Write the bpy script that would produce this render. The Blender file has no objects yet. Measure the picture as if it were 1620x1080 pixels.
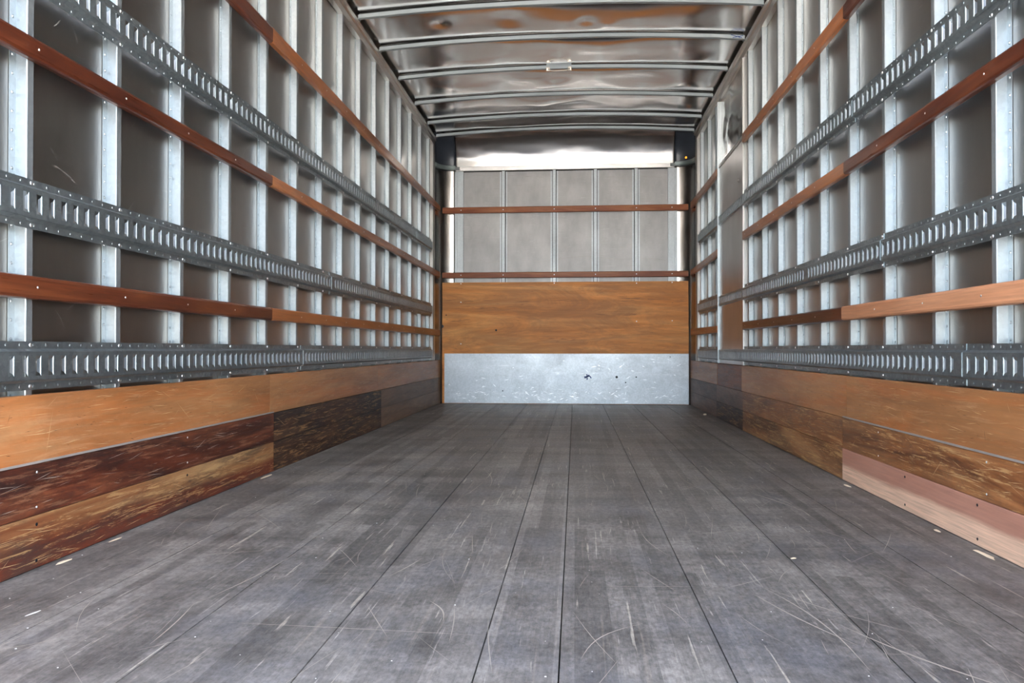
import bpy, math, random
from mathutils import Vector, Matrix, noise
R = math.radians
random.seed(7)
SC = bpy.context.scene
COL = SC.collection

# ------------------------------------------------------------------ camera
cam_d = bpy.data.cameras.new('camera')
cam_d.sensor_width = 36.0
cam_d.lens = 27.0
cam_d.clip_start = 0.02
cam = bpy.data.objects.new('camera', cam_d)
COL.objects.link(cam)
cam.matrix_world = Matrix.Translation((0.1098, 0.0, 0.5378)) @ Matrix.Rotation(0.08214, 4, 'Z') @ Matrix.Rotation(math.pi / 2 + 0.0087, 4, 'X') @ Matrix.Rotation(0.0004, 4, 'Z')
SC.camera = cam

# ------------------------------------------------------------------ world, sun, exposure
W = bpy.data.worlds.new('daylight')
SC.world = W
W.use_nodes = True
wn = W.node_tree
for n in list(wn.nodes):
    wn.nodes.remove(n)
sky = wn.nodes.new('ShaderNodeTexSky')
sky.sky_type = 'NISHITA'
sky.sun_disc = False
sky.sun_elevation = R(48)
sky.sun_rotation = R(70)
sky.air_density = 1.0
sky.dust_density = 3.0
hs = wn.nodes.new('ShaderNodeHueSaturation')
hs.inputs['Saturation'].default_value = 0.65
bg = wn.nodes.new('ShaderNodeBackground')
bg.inputs['Strength'].default_value = 0.5
wo = wn.nodes.new('ShaderNodeOutputWorld')
wn.links.new(sky.outputs[0], hs.inputs['Color'])
wn.links.new(hs.outputs[0], bg.inputs['Color'])
wn.links.new(bg.outputs[0], wo.inputs['Surface'])

sun_d = bpy.data.lights.new('sun', 'SUN')
sun_d.energy = 9.0
sun_d.angle = R(0.6)
sun_d.color = (1.0, 0.93, 0.82)
sun = bpy.data.objects.new('sun', sun_d)
COL.objects.link(sun)
sun.location = (6, 4, 12)
sun.rotation_euler = Vector((0.55, 0.32, 0.8)).to_track_quat('Z', 'Y').to_euler()

# portal for the sky light that enters by the open rear of the body
pd = bpy.data.lights.new('rear_opening_portal', 'AREA')
pd.shape = 'RECTANGLE'
pd.size = 2.5
pd.size_y = 2.5
pd.cycles.is_portal = True
po = bpy.data.objects.new('rear_opening_portal', pd)
COL.objects.link(po)
po.location = (0, -0.62, 1.25)
po.rotation_euler = (R(90), 0, 0)
po.rotation_euler = Vector((0, -1, 0)).to_track_quat('Z', 'Y').to_euler()

SC.view_settings.view_transform = 'Standard'
SC.view_settings.look = 'None'
SC.view_settings.gamma = 1.0
SC.view_settings.use_curve_mapping = False
SC.view_settings.exposure = 2.4

# ------------------------------------------------------------------ helpers
class MB:
    def __init__(s):
        s.v = []; s.f = []
    def q(s, *pts):
        n = len(s.v); s.v += [tuple(p) for p in pts]; s.f.append(tuple(range(n, n + len(pts)))); return s
    def box(s, x0, x1, y0, y1, z0, z1):
        n = len(s.v)
        s.v += [(x0, y0, z0), (x1, y0, z0), (x1, y1, z0), (x0, y1, z0), (x0, y0, z1), (x1, y0, z1), (x1, y1, z1), (x0, y1, z1)]
        for a in ((0, 3, 2, 1), (4, 5, 6, 7), (0, 1, 5, 4), (1, 2, 6, 5), (2, 3, 7, 6), (3, 0, 4, 7)):
            s.f.append(tuple(n + i for i in a))
        return s
    def loft(s, rings, closed=True, caps=True):
        n = len(s.v); m = len(rings[0])
        for r in rings:
            s.v += [tuple(p) for p in r]
        for i in range(len(rings) - 1):
            for j in range(m if closed else m - 1):
                k = (j + 1) % m
                s.f.append((n + i * m + j, n + i * m + k, n + (i + 1) * m + k, n + (i + 1) * m + j))
        if closed and caps:
            s.f.append(tuple(n + j for j in range(m))[::-1])
            s.f.append(tuple(n + (len(rings) - 1) * m + j for j in range(m)))
        return s
    def dome(s, c, ax, r, h, seg=8):
        ax = Vector(ax).normalized(); c = Vector(c)
        a = ax.orthogonal().normalized(); b = ax.cross(a)
        n = len(s.v)
        for rr, hh in ((r, 0), (r * .72, h * .7)):
            for i in range(seg):
                t = 2 * math.pi * i / seg
                s.v.append(tuple(c + a * rr * math.cos(t) + b * rr * math.sin(t) + ax * hh))
        s.v.append(tuple(c + ax * h))
        for i in range(seg):
            k = (i + 1) % seg
            s.f.append((n + i, n + k, n + seg + k, n + seg + i))
            s.f.append((n + seg + i, n + seg + k, n + 2 * seg))
        return s
    def tube(s, pts, r, seg=10):
        rings = []
        for i, p in enumerate(pts):
            p = Vector(p)
            d = (Vector(pts[min(i + 1, len(pts) - 1)]) - Vector(pts[max(i - 1, 0)])).normalized()
            a = d.cross(Vector((0.13, 0.2, 1))).normalized(); b = d.cross(a)
            rr = r[i] if isinstance(r, (list, tuple)) else r
            rings.append([p + a * rr * math.cos(2 * math.pi * k / seg) + b * rr * math.sin(2 * math.pi * k / seg) for k in range(seg)])
        return s.loft(rings)
    def build(s, name, mat, parent=None, smooth=False, origin=None, flip=False):
        xs, ys, zs = zip(*s.v)
        if parent is not None:
            o = Vector(wloc(parent))
        else:
            o = Vector(origin) if origin else Vector(((min(xs) + max(xs)) / 2, (min(ys) + max(ys)) / 2, min(zs)))
        me = bpy.data.meshes.new(name)
        me.from_pydata([(Vector(p) - o) for p in s.v], [], s.f)
        me.materials.append(mat)
        if smooth:
            me.polygons.foreach_set('use_smooth', [True] * len(me.polygons))
        me.update()
        ob = bpy.data.objects.new(name, me)
        COL.objects.link(ob)
        if parent is not None:
            ob.parent = parent
        else:
            ob.location = o
        return ob

def wloc(o):
    v = Vector(o.location)
    while o.parent is not None:
        o = o.parent; v += Vector(o.location)
    return v

def tag(o, label=None, cat=None, group=None, kind=None):
    if label: o['label'] = label
    if cat: o['category'] = cat
    if group: o['group'] = group
    if kind: o['kind'] = kind
    return o

def empty(name, loc):
    o = bpy.data.objects.new(name, None)
    o.empty_display_size = 0.05
    COL.objects.link(o); o.location = loc
    return o

def copy_tree(src, loc):
    r = src.copy(); COL.objects.link(r); r.location = loc
    for ch in list(src.children):
        c = ch.copy(); COL.objects.link(c); c.parent = r
    return r

def solid(o, t, off=-1):
    m = o.modifiers.new('sheet', 'SOLIDIFY'); m.thickness = t; m.offset = off
    return o

def bevel(o, w, seg=2):
    m = o.modifiers.new('bevel', 'BEVEL'); m.width = w; m.segments = seg; m.limit_method = 'ANGLE'; m.angle_limit = R(40)
    return o

# ------------------------------------------------------------------ materials
def new_mat(name):
    m = bpy.data.materials.new(name); m.use_nodes = True
    nt = m.node_tree
    return m, nt, nt.nodes['Principled BSDF']

class G:
    def __init__(s, nt): s.nt = nt
    def n(s, t, **kw):
        x = s.nt.nodes.new(t)
        for k, v in kw.items(): setattr(x, k, v)
        return x
    def l(s, a, b): s.nt.links.new(a, b)
    def pos(s, scale=(1, 1, 1), rnd=0.0, rot=(0, 0, 0)):
        g = s.n('ShaderNodeNewGeometry')
        mp = s.n('ShaderNodeMapping')
        mp.inputs['Scale'].default_value = scale
        mp.inputs['Rotation'].default_value = rot
        if rnd:
            oi = s.n('ShaderNodeObjectInfo')
            mul = s.n('ShaderNodeMath', operation='MULTIPLY'); mul.inputs[1].default_value = rnd
            s.l(oi.outputs['Random'], mul.inputs[0])
            ad = s.n('ShaderNodeVectorMath', operation='ADD')
            s.l(g.outputs['Position'], ad.inputs[0]); s.l(mul.outputs[0], ad.inputs[1])
            s.l(ad.outputs[0], mp.inputs['Vector'])
        else:
            s.l(g.outputs['Position'], mp.inputs['Vector'])
        return mp.outputs[0]
    def noise(s, vec, scale=1, detail=6, rough=0.6, dist=0.0):
        x = s.n('ShaderNodeTexNoise')
        x.inputs['Scale'].default_value = scale; x.inputs['Detail'].default_value = detail
        x.inputs['Roughness'].default_value = rough; x.inputs['Distortion'].default_value = dist
        s.l(vec, x.inputs['Vector'])
        return x.outputs['Fac']
    def ramp(s, fac, stops):
        r = s.n('ShaderNodeValToRGB')
        while len(r.color_ramp.elements) < len(stops): r.color_ramp.elements.new(0.5)
        for e, (p, c) in zip(r.color_ramp.elements, stops):
            e.position = p
            if isinstance(c, (int, float)): c = (c, c, c)
            e.color = (c[0], c[1], c[2], 1)
        s.l(fac, r.inputs[0])
        return r.outputs[0]
    def mix(s, a, b, fac, mode='MIX'):
        m = s.n('ShaderNodeMix', data_type='RGBA', blend_type=mode)
        for sock, val in ((m.inputs[6], a), (m.inputs[7], b), (m.inputs[0], fac)):
            if hasattr(val, 'links'): s.l(val, sock)
            elif isinstance(val, (int, float)): sock.default_value = val
            else: sock.default_value = (val[0], val[1], val[2], 1)
        return m.outputs[2]
    def bump(s, h, strength, dist, bsdf):
        b = s.n('ShaderNodeBump'); b.inputs['Strength'].default_value = strength; b.inputs['Distance'].default_value = dist
        s.l(h, b.inputs['Height']); s.l(b.outputs[0], bsdf.inputs['Normal'])

def metal(name, col, rough=0.4, var=0.12, streak=(3, 3, 3), bump=0.0, bscale=2.0, spangle=0.0, metallic=1.0, mark=0.0, mrough=True, dirt=0.0, dirtcol=(0.12, 0.09, 0.07)):
    m, nt, b = new_mat(name); g = G(nt)
    n1 = g.noise(g.pos(streak), 1, 7, 0.65)
    c = g.ramp(n1, [(0.25, tuple(x * (1 - var) for x in col)), (0.75, tuple(min(1, x * (1 + var)) for x in col))])
    if spangle:
        v = g.n('ShaderNodeTexVoronoi'); v.inputs['Scale'].default_value = 90
        g.l(g.pos(), v.inputs['Vector'])
        bw = g.n('ShaderNodeRGBToBW'); g.l(v.outputs['Color'], bw.inputs[0])
        c = g.mix(c, g.ramp(bw.outputs[0], [(0.1, 1 - spangle), (0.9, 1 + spangle)]), 1.0, 'MULTIPLY')
    if dirt:
        d = g.noise(g.pos((6, 6, 6)), 1, 8, 0.75)
        c = g.mix(c, dirtcol, g.ramp(d, [(0.52, 0), (0.72, dirt)]))
    rr = g.ramp(g.noise(g.pos((5, 5, 5)), 1, 2, 0.5), [(0.3, max(0.02, rough - 0.04)), (0.7, rough + 0.04)])
    if mark:
        k = g.noise(g.pos((4, 9, 60), rot=(0.15, 0.1, 0.1)), 1, 8, 0.75, 0.6)
        mk = g.ramp(k, [(0.60, 0), (0.72, mark)])
        c = g.mix(c, (0.85, 0.85, 0.84), mk)
        if mrough: rr = g.mix(rr, (0.6, 0.6, 0.6), mk)
    g.l(c, b.inputs['Base Color']); g.l(rr, b.inputs['Roughness'])
    b.inputs['Metallic'].default_value = metallic
    if bump:
        g.bump(g.noise(g.pos((1, 1, 1)), bscale, 1.0, 0.5), 1.0, bump, b)
    return m

def wood(name, stops, axis='y', rough=0.45, rnd=3.0, grain=1.0, dark=0.0, darkcol=(0.03, 0.018, 0.012), wear=0.0, wearcol=(0.65, 0.4, 0.16), val=0.12, coat=0.0, bumpd=0.0006, fine=0.25, blotch=None, zband=None):
    m, nt, b = new_mat(name); g = G(nt)
    def sc(a, l): return {'y': (a, l, a), 'x': (l, a, a)}[axis]
    base = g.noise(g.pos(sc(9 * grain, 0.9 * grain), rnd), 1, 6, 0.62, 1.4)
    c = g.ramp(base, stops)
    fn = g.noise(g.pos(sc(160, 5), rnd), 1, 4, 0.6)
    c = g.mix(c, g.ramp(fn, [(0.3, 1 - fine), (0.7, 1 + fine * 0.6)]), 1.0, 'MULTIPLY')
    if val:
        oi = g.n('ShaderNodeObjectInfo')
        c = g.mix(c, g.ramp(oi.outputs['Random'], [(0, 1 - val), (1, 1 + val)]), 1.0, 'MULTIPLY')
    if blotch:
        bn = g.noise(g.pos(sc(11, 0.8), rnd), 1, 8, 0.72, 0.5)
        c = g.mix(c, blotch[0], g.ramp(bn, [(0.47, 0), (0.6, blotch[1])]))
    if zband:
        z0, zc_, amp, soft = zband
        g3 = g.n('ShaderNodeNewGeometry'); sp = g.n('ShaderNodeSeparateXYZ'); g.l(g3.outputs['Position'], sp.inputs[0])
        nz = g.noise(g.pos((4, 1.2, 14)), 1, 6, 0.65)
        ml = g.n('ShaderNodeMath', operation='MULTIPLY_ADD'); g.l(nz, ml.inputs[0]); ml.inputs[1].default_value = amp; g.l(sp.outputs[2], ml.inputs[2])
        mr = g.n('ShaderNodeMapRange'); g.l(ml.outputs[0], mr.inputs[0])
        mr.inputs[1].default_value = z0 + amp / 2 - soft; mr.inputs[2].default_value = z0 + amp / 2 + soft
        mr.inputs[3].default_value = 1; mr.inputs[4].default_value = 0
        zc2 = g.mix(zc_, g.ramp(fn, [(0.3, 0.75), (0.7, 1.2)]), 1.0, 'MULTIPLY')
        c = g.mix(c, zc2, mr.outputs[0])
    if dark:
        d = g.noise(g.pos(sc(5, 1.1), rnd * 1.7), 1, 8, 0.72, 0.8)
        c = g.mix(c, darkcol, g.ramp(d, [(0.43, 0), (0.58, dark)]))
    if wear:
        for rot, th in ((0.0, 0.555), (0.06, 0.59), (-0.09, 0.6)):
            r3 = (rot, 0, 0) if axis == 'y' else (0, rot, 0)
            w = g.noise(g.pos(sc(70, 4.5), rnd * 0.6, r3), 1, 7, 0.75, 0.5)
            c = g.mix(c, wearcol, g.ramp(w, [(th, 0), (th + 0.05, wear)]))
    g.l(c, b.inputs['Base Color'])
    g.l(g.ramp(fn, [(0.2, max(0.05, rough - 0.1)), (0.8, rough + 0.12)]), b.inputs['Roughness'])
    b.inputs['Specular IOR Level'].default_value = 0.3
    b.inputs['Coat Weight'].default_value = coat
    b.inputs['Coat Roughness'].default_value = 0.3
    if bumpd: g.bump(fn, 0.5, bumpd, b)
    return m

def plain(name, col, rough=0.5, metallic=0.0, emis=0.0):
    m, nt, b = new_mat(name); g = G(nt)
    n1 = g.noise(g.pos((12, 12, 12)), 1, 5, 0.6)
    g.l(g.ramp(n1, [(0.3, tuple(x * 0.85 for x in col)), (0.7, tuple(min(1, x * 1.12) for x in col))]), b.inputs['Base Color'])
    b.inputs['Roughness'].default_value = rough
    b.inputs['Metallic'].default_value = metallic
    if emis:
        b.inputs['Emission Color'].default_value = (*col, 1); b.inputs['Emission Strength'].default_value = emis
    return m

M = {}
M['galv'] = metal('galvanised_track', (0.29, 0.33, 0.345), 0.42, 0.25, (5, 2, 8), spangle=0.12, metallic=0.9, mark=0.35, bump=0.0008, bscale=14)
M['post'] = metal('galvanised_post', (0.35, 0.385, 0.40), 0.38, 0.08, (10, 10, 2), spangle=0.05, metallic=0.75)
M['front_post'] = metal('galvanised_front_post', (0.60, 0.64, 0.655), 0.56, 0.08, (10, 10, 2), spangle=0.05, metallic=0.6)
M['lip'] = metal('lit_slot_lip', (0.7, 0.74, 0.79), 0.4, 0.05)  # paler than the track steel: door light on the lips painted in
M['rivet'] = metal('bright_rivet', (0.85, 0.86, 0.87), 0.35, 0.05)
M['wall'] = metal('aluminium_wall_sheet', (0.36, 0.34, 0.315), 0.335, 0.08, (0.8, 7, 2), mark=0.08, mrough=False, bump=0.012, bscale=1.4)
M['front'] = metal('aluminium_front_sheet', (0.45, 0.44, 0.43), 0.55, 0.2, (6, 2, 3), mark=0.4, mrough=False, bump=0.008, bscale=3.0, metallic=0.5)
M['roof'] = metal('aluminium_roof_sheet', (0.84, 0.80, 0.77), 0.185, 0.08, (1.5, 2, 1))
M['cove'] = metal('aluminium_cove_sheet', (0.62, 0.6, 0.58), 0.225, 0.08, (1.5, 2, 1), bump=0.004, bscale=5)
M['corner'] = metal('rounded_corner_sheet', (0.38, 0.365, 0.35), 0.225, 0.15, (3, 3, 5))
M['over'] = metal('shiny_over_door_sheet', (0.42, 0.4, 0.37), 0.22, 0.1)
M['cornice'] = metal('aluminium_cornice', (0.62, 0.57, 0.52), 0.36, 0.12, (4, 0.6, 6))
M['bow'] = metal('grey_roof_bow', (0.42, 0.46, 0.47), 0.5, 0.08, (3, 3, 3), metallic=0.6)
M['trim'] = metal('bright_aluminium_trim', (0.6, 0.585, 0.56), 0.45, 0.08, (4, 4, 1))
M['plate'] = metal('galvanised_plate', (0.46, 0.495, 0.525), 0.42, 0.14, (5, 1, 7), spangle=0.08, metallic=0.75, mark=0.8, dirt=0.35, dirtcol=(0.22, 0.22, 0.23))
M['cap'] = plain('dark_blue_grey_paint', (0.035, 0.042, 0.055), 0.32)
M['channel'] = plain('grey_green_channel', (0.2, 0.24, 0.235), 0.4, 0.4)
M['rail_dark'] = wood('dark_stained_rail', [(0.34, (0.045, 0.010, 0.005)), (0.5, (0.085, 0.02, 0.008)), (0.66, (0.15, 0.042, 0.015))], rough=0.33, coat=0.3, val=0.1)
M['rail_mid'] = wood('orange_varnished_rail', [(0.34, (0.25, 0.075, 0.022)), (0.5, (0.36, 0.12, 0.038)), (0.66, (0.46, 0.18, 0.065))], rough=0.36, coat=0.25, val=0.12)
M['rail_front'] = wood('red_brown_front_rail', [(0.34, (0.22, 0.055, 0.02)), (0.5, (0.3, 0.085, 0.03)), (0.66, (0.42, 0.15, 0.055))], axis='x', rough=0.4, val=0.12)
M['rail_pale'] = wood('pale_new_rail', [(0.34, (0.36, 0.145, 0.07)), (0.5, (0.46, 0.2, 0.1)), (0.66, (0.54, 0.26, 0.14))], rough=0.5, val=0)
M['ply'] = wood('orange_plywood', [(0.34, (0.27, 0.11, 0.038)), (0.5, (0.39, 0.175, 0.067)), (0.66, (0.48, 0.245, 0.105))], rough=0.42, grain=0.6, dark=0.35, darkcol=(0.2, 0.09, 0.04), wear=0.2, wearcol=(0.6, 0.36, 0.19), val=0.06, fine=0.12, blotch=((0.47, 0.15, 0.04), 0.6))
M['ply_red'] = wood('red_brown_plywood', [(0.3, (0.17, 0.05, 0.018)), (0.7, (0.28, 0.09, 0.03))], rough=0.45, grain=0.6, dark=0.5, val=0)
M['ply_front'] = wood('front_plywood', [(0.34, (0.60, 0.215, 0.05)), (0.5, (0.74, 0.29, 0.075)), (0.66, (0.82, 0.38, 0.115))], axis='x', rough=0.5, grain=0.7, dark=0.45, darkcol=(0.2, 0.1, 0.05), val=0, fine=0.12, blotch=((0.55, 0.2, 0.05), 0.5))
M['scuff_red'] = wood('red_black_scuff_board', [(0.34, (0.055, 0.014, 0.008)), (0.5, (0.12, 0.03, 0.014)), (0.66, (0.22, 0.07, 0.03))], rough=0.42, dark=0.75, darkcol=(0.02, 0.013, 0.012), wear=0.45, wearcol=(0.3, 0.15, 0.08), val=0.05)
M['scuff_gold'] = wood('worn_golden_scuff_board', [(0.34, (0.15, 0.05, 0.018)), (0.5, (0.32, 0.145, 0.055)), (0.66, (0.44, 0.25, 0.11))], rough=0.45, zband=(0.06, (0.15, 0.032, 0.014), 0.07, 0.012), dark=0.7, darkcol=(0.05, 0.035, 0.028), wear=0.6, wearcol=(0.55, 0.33, 0.14), val=0.05, blotch=((0.18, 0.05, 0.02), 0.6))
M['scuff_dark'] = wood('black_brown_scuff_board', [(0.34, (0.035, 0.015, 0.01)), (0.5, (0.08, 0.035, 0.02)), (0.66, (0.14, 0.07, 0.035))], rough=0.5, dark=0.8, darkcol=(0.02, 0.017, 0.017), wear=0.6, wearcol=(0.4, 0.22, 0.09), val=0.05)
M['scuff_grey'] = wood('grey_brown_scuff_board', [(0.34, (0.12, 0.068, 0.048)), (0.5, (0.18, 0.105, 0.075)), (0.66, (0.24, 0.145, 0.105))], rough=0.5, dark=0.4, darkcol=(0.03, 0.025, 0.025), wear=0.2, wearcol=(0.25, 0.16, 0.1), val=0.1)
M['scuff_tan'] = wood('tan_scuff_board', [(0.34, (0.17, 0.10, 0.06)), (0.5, (0.24, 0.145, 0.09)), (0.66, (0.3, 0.19, 0.12))], rough=0.5, dark=0.3, darkcol=(0.07, 0.05, 0.04), val=0.1)
M['scuff_gold_far'] = wood('golden_scratched_scuff_board', [(0.34, (0.17, 0.065, 0.025)), (0.5, (0.34, 0.15, 0.06)), (0.66, (0.44, 0.23, 0.10))], rough=0.5, dark=0.5, darkcol=(0.06, 0.045, 0.035), wear=0.6, wearcol=(0.6, 0.38, 0.15), val=0)
M['scuff_brown'] = wood('brown_scratched_scuff_board', [(0.34, (0.17, 0.06, 0.022)), (0.5, (0.31, 0.12, 0.043)), (0.66, (0.42, 0.185, 0.07))], rough=0.45, dark=0.55, darkcol=(0.085, 0.06, 0.045), wear=0.65, wearcol=(0.55, 0.33, 0.14), val=0.05)
M['new_board'] = wood('new_pink_board', [(0.3, (0.43, 0.20, 0.135)), (0.7, (0.54, 0.275, 0.195))], rough=0.6, grain=0.8, val=0, fine=0.14, zband=(0.066, (0.76, 0.50, 0.35), 0.07, 0.012))
M['dark_stain'] = plain('dark_wood_stain', (0.34, 0.13, 0.04), 0.55)
M['scratch_glint'] = plain('pale_scratch_and_glint', (0.42, 0.40, 0.37), 0.5)  # side wall scratches, and painted glints on the front sheet
M['dark_speck'] = plain('dark_wood_speck', (0.10, 0.045, 0.02), 0.6)
M['black_screw'] = plain('black_screw', (0.02, 0.02, 0.022), 0.4, 0.5)
M['pale_scratch'] = plain('pale_scratched_wood', (0.36, 0.32, 0.27), 0.7)
M['gold_scratch'] = plain('golden_bare_wood', (0.6, 0.4, 0.2), 0.7)
M['chip'] = plain('pale_wood_chip', (0.75, 0.62, 0.45), 0.7)
M['fleck'] = plain('white_fleck', (0.7, 0.68, 0.63), 0.7)
M['chrome'] = metal('worn_cream_handle', (0.55, 0.5, 0.43), 0.35, 0.08, metallic=0.7)
M['amber'] = plain('amber_lens', (1.0, 0.32, 0.03), 0.2, 0, 0.35)
M['blue'] = plain('blue_tape', (0.02, 0.05, 0.2), 0.5)
M['black_gap'] = plain('black_underlay_and_shade', (0.012, 0.011, 0.01), 0.8)

# floor wood
def floor_mat():
    m, nt, b = new_mat('worn_grey_floor_planks'); g = G(nt)
    P = g.pos()
    sep = g.n('ShaderNodeSeparateXYZ'); g.l(P, sep.inputs[0])
    cmb = g.n('ShaderNodeCombineXYZ'); g.l(sep.outputs[1], cmb.inputs[0]); g.l(sep.outputs[0], cmb.inputs[1])
    br = g.n('ShaderNodeTexBrick')
    br.inputs['Scale'].default_value = 1.0
    br.inputs['Brick Width'].default_value = 1.15
    br.inputs['Row Height'].default_value = 0.036
    br.inputs['Mortar Size'].default_value = 0.0
    br.offset = 0.37
    br.inputs['Color1'].default_value = (0, 0, 0, 1); br.inputs['Color2'].default_value = (1, 1, 1, 1)
    g.l(cmb.outputs[0], br.inputs['Vector'])
    base = g.ramp(br.outputs['Color'], [(0, (0.118, 0.11, 0.102)), (1, (0.195, 0.182, 0.169))])
    patch = g.noise(g.pos((4.5, 2.6, 1)), 1, 9, 0.75, 0.4)
    c = g.mix(base, g.ramp(patch, [(0.35, (0.6, 0.59, 0.59)), (0.5, (0.98, 0.97, 0.96)), (0.65, (1.3, 1.28, 1.24))]), 1.0, 'MULTIPLY')
    # wear across the planks over the cross members
    cr = g.noise(g.pos((1.2, 6.0, 1)), 1, 4, 0.6)
    c = g.mix(c, g.ramp(cr, [(0.35, 0.78), (0.65, 1.22)]), 1.0, 'MULTIPLY')
    gr = g.noise(g.pos((200, 14, 1)), 1, 6, 0.75)
    c = g.mix(c, g.ramp(gr, [(0.3, 0.78), (0.5, 1.0), (0.7, 1.22)]), 1.0, 'MULTIPLY')
    st = g.noise(g.pos((55, 1.1, 1)), 1, 5, 0.7)
    c = g.mix(c, (0.33, 0.28, 0.22), g.ramp(st, [(0.6, 0), (0.74, 0.5)]))
    # blue-grey patches: reflected sky tint painted into the board colour
    bn = g.noise(g.pos((3.2, 2.2, 1)), 1, 6, 0.7, 0.3)
    c = g.mix(c, (0.135, 0.138, 0.152), g.ramp(bn, [(0.5, 0), (0.65, 0.5)]))
    for rot, th, col, sc in ((0.25, 0.655, (0.5, 0.45, 0.37), (60, 2.2, 1)), (-0.3, 0.665, (0.45, 0.41, 0.36), (70, 2.4, 1)), (1.35, 0.68, (0.42, 0.39, 0.35), (80, 2.6, 1)), (0.8, 0.68, (0.46, 0.42, 0.36), (70, 3, 1))):
        w = g.noise(g.pos(sc, 0, (0, 0, rot)), 1, 4, 0.6, 0.3)
        c = g.mix(c, col, g.ramp(w, [(th, 0), (th + 0.04, 0.55)]))
    sp = g.noise(g.pos((70, 45, 1)), 1, 5, 0.8)
    c = g.mix(c, g.ramp(sp, [(0.32, 0.62), (0.5, 1.0), (0.68, 1.35)]), 1.0, 'MULTIPLY')
    at_ = g.n('ShaderNodeAttribute'); at_.attribute_name = 'plank_tone'
    c = g.mix(c, at_.outputs['Fac'], 1.0, 'MULTIPLY')
    g.l(c, b.inputs['Base Color'])
    g.l(g.ramp(patch, [(0.3, 0.42), (0.7, 0.62)]), b.inputs['Roughness'])
    b.inputs['Specular IOR Level'].default_value = 0.35
    g.bump(gr, 0.4, 0.0008, b)
    return m
M['floor'] = floor_mat()

def ground_mat():
    m, nt, b = new_mat('pale_concrete_yard'); g = G(nt)
    c = g.ramp(g.noise(g.pos((1, 1, 1)), 2, 8, 0.7), [(0.3, (0.5, 0.49, 0.47)), (0.7, (0.62, 0.61, 0.58))])
    g.l(c, b.inputs['Base Color']); b.inputs['Roughness'].default_value = 0.9
    return m
M['ground'] = ground_mat()

# ------------------------------------------------------------------ main dimensions
YR = 0.30            # open rear end
YF = 7.412           # face of the plywood on the front wall
XI = 1.200           # face of kick boards and rub rails
XS = 1.222           # face of the wall posts
XW = 1.252           # wall sheet
LEFT_POSTS = [1.788, 2.155, 2.518, 2.880, 3.238, 3.603, 3.970, 4.327, 4.692, 5.066, 5.440, 5.814, 6.193, 6.582, 6.962]
RIGHT_POSTS = [2.154, 2.500, 2.885, 3.240, 3.615, 3.990, 4.347, 4.708, 5.07, 6.233, 6.586, 6.954]

# ------------------------------------------------------------------ structure
g_ = MB(); g_.box(-30, 30, -40, 30, -1.3, -1.05)
o = g_.build('floor', M['ground']); o.name = 'ground'
tag(o, 'concrete yard behind the open rear of the box', 'ground', kind='structure')

# floor planks with true seams
SEAMS = [-1.222, -0.934, -0.626, -0.346, -0.056, 0.0825, 0.370, 0.655, 0.955, 1.222]
f = MB()
for i in range(len(SEAMS) - 1):
    a, b_ = SEAMS[i] + 0.0013, SEAMS[i + 1] - 0.0013
    f.box(a, b_, YR, 7.47, -0.03, 0.0)
fl = f.build('floor', M['floor'], origin=(0, 3.8, -0.03))
att = fl.data.attributes.new('plank_tone', 'FLOAT', 'FACE')
tones = [0.98, 1.08, 0.93, 1.02, 1.16, 0.92, 0.97, 0.88, 0.93]
for k_ in range(len(fl.data.polygons)): att.data[k_].value = tones[k_ // 6]; tag(fl, 'worn grey wooden plank floor of the box', 'floor', kind='structure')
u = MB(); u.box(-1.3, 1.3, YR, 7.5, -0.12, -0.0301); tag(u.build('underlay', M['black_gap'], fl), None)

def wall_sheet(s):
    w = MB()
    w.box(min(s * XW, s * (XW + 0.012)), max(s * XW, s * (XW + 0.012)), YR, 7.28, -0.03, 2.66)
    w.box(min(s * 1.28, s * 1.295), max(s * 1.28, s * 1.295), 7.2, 7.53, -0.1, 2.69)
    # overlapping sheet seams: slightly raised vertical lap every second post
    return w
for s, nm in ((-1, 'left'), (1, 'right')):
    o = wall_sheet(s).build('wall_' + nm, M['wall'])
    tag(o, 'dull aluminium sheet of the %s side wall behind the posts' % nm, 'wall', kind='structure')

for s in (-1, 1):
    m = MB(); rp = random.Random(31 + s)
    for _ in range(230):
        y = rp.uniform(1.6, 6.9); z = rp.uniform(0.6, 2.3); l = rp.uniform(0.01, 0.07); a = rp.gauss(-0.5, 0.5) if rp.random() < .6 else rp.uniform(-1.5, 1.5); w = rp.uniform(0.0002, 0.0007)
        p_ = None; yy, zz = y, z
        for k_ in range(4):
            a += rp.gauss(0, 0.25)
            y2, z2 = yy + math.cos(a) * l / 2, zz + math.sin(a) * l / 2
            nx, nz = -math.sin(a) * w, math.cos(a) * w; X_ = s * (XW - 0.0003)
            m.q((X_, yy - nx, zz - nz), (X_, y2 - nx, z2 - nz), (X_, y2 + nx, z2 + nz), (X_, yy + nx, zz + nz))
            yy, zz = y2, z2
    wl = [o_ for o_ in COL.objects if o_.name == ('wall_left' if s < 0 else 'wall_right')][0]
    mm = m.build('scratch_marks', M['scratch_glint'], wl); mm['kind'] = 'stuff'
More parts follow.
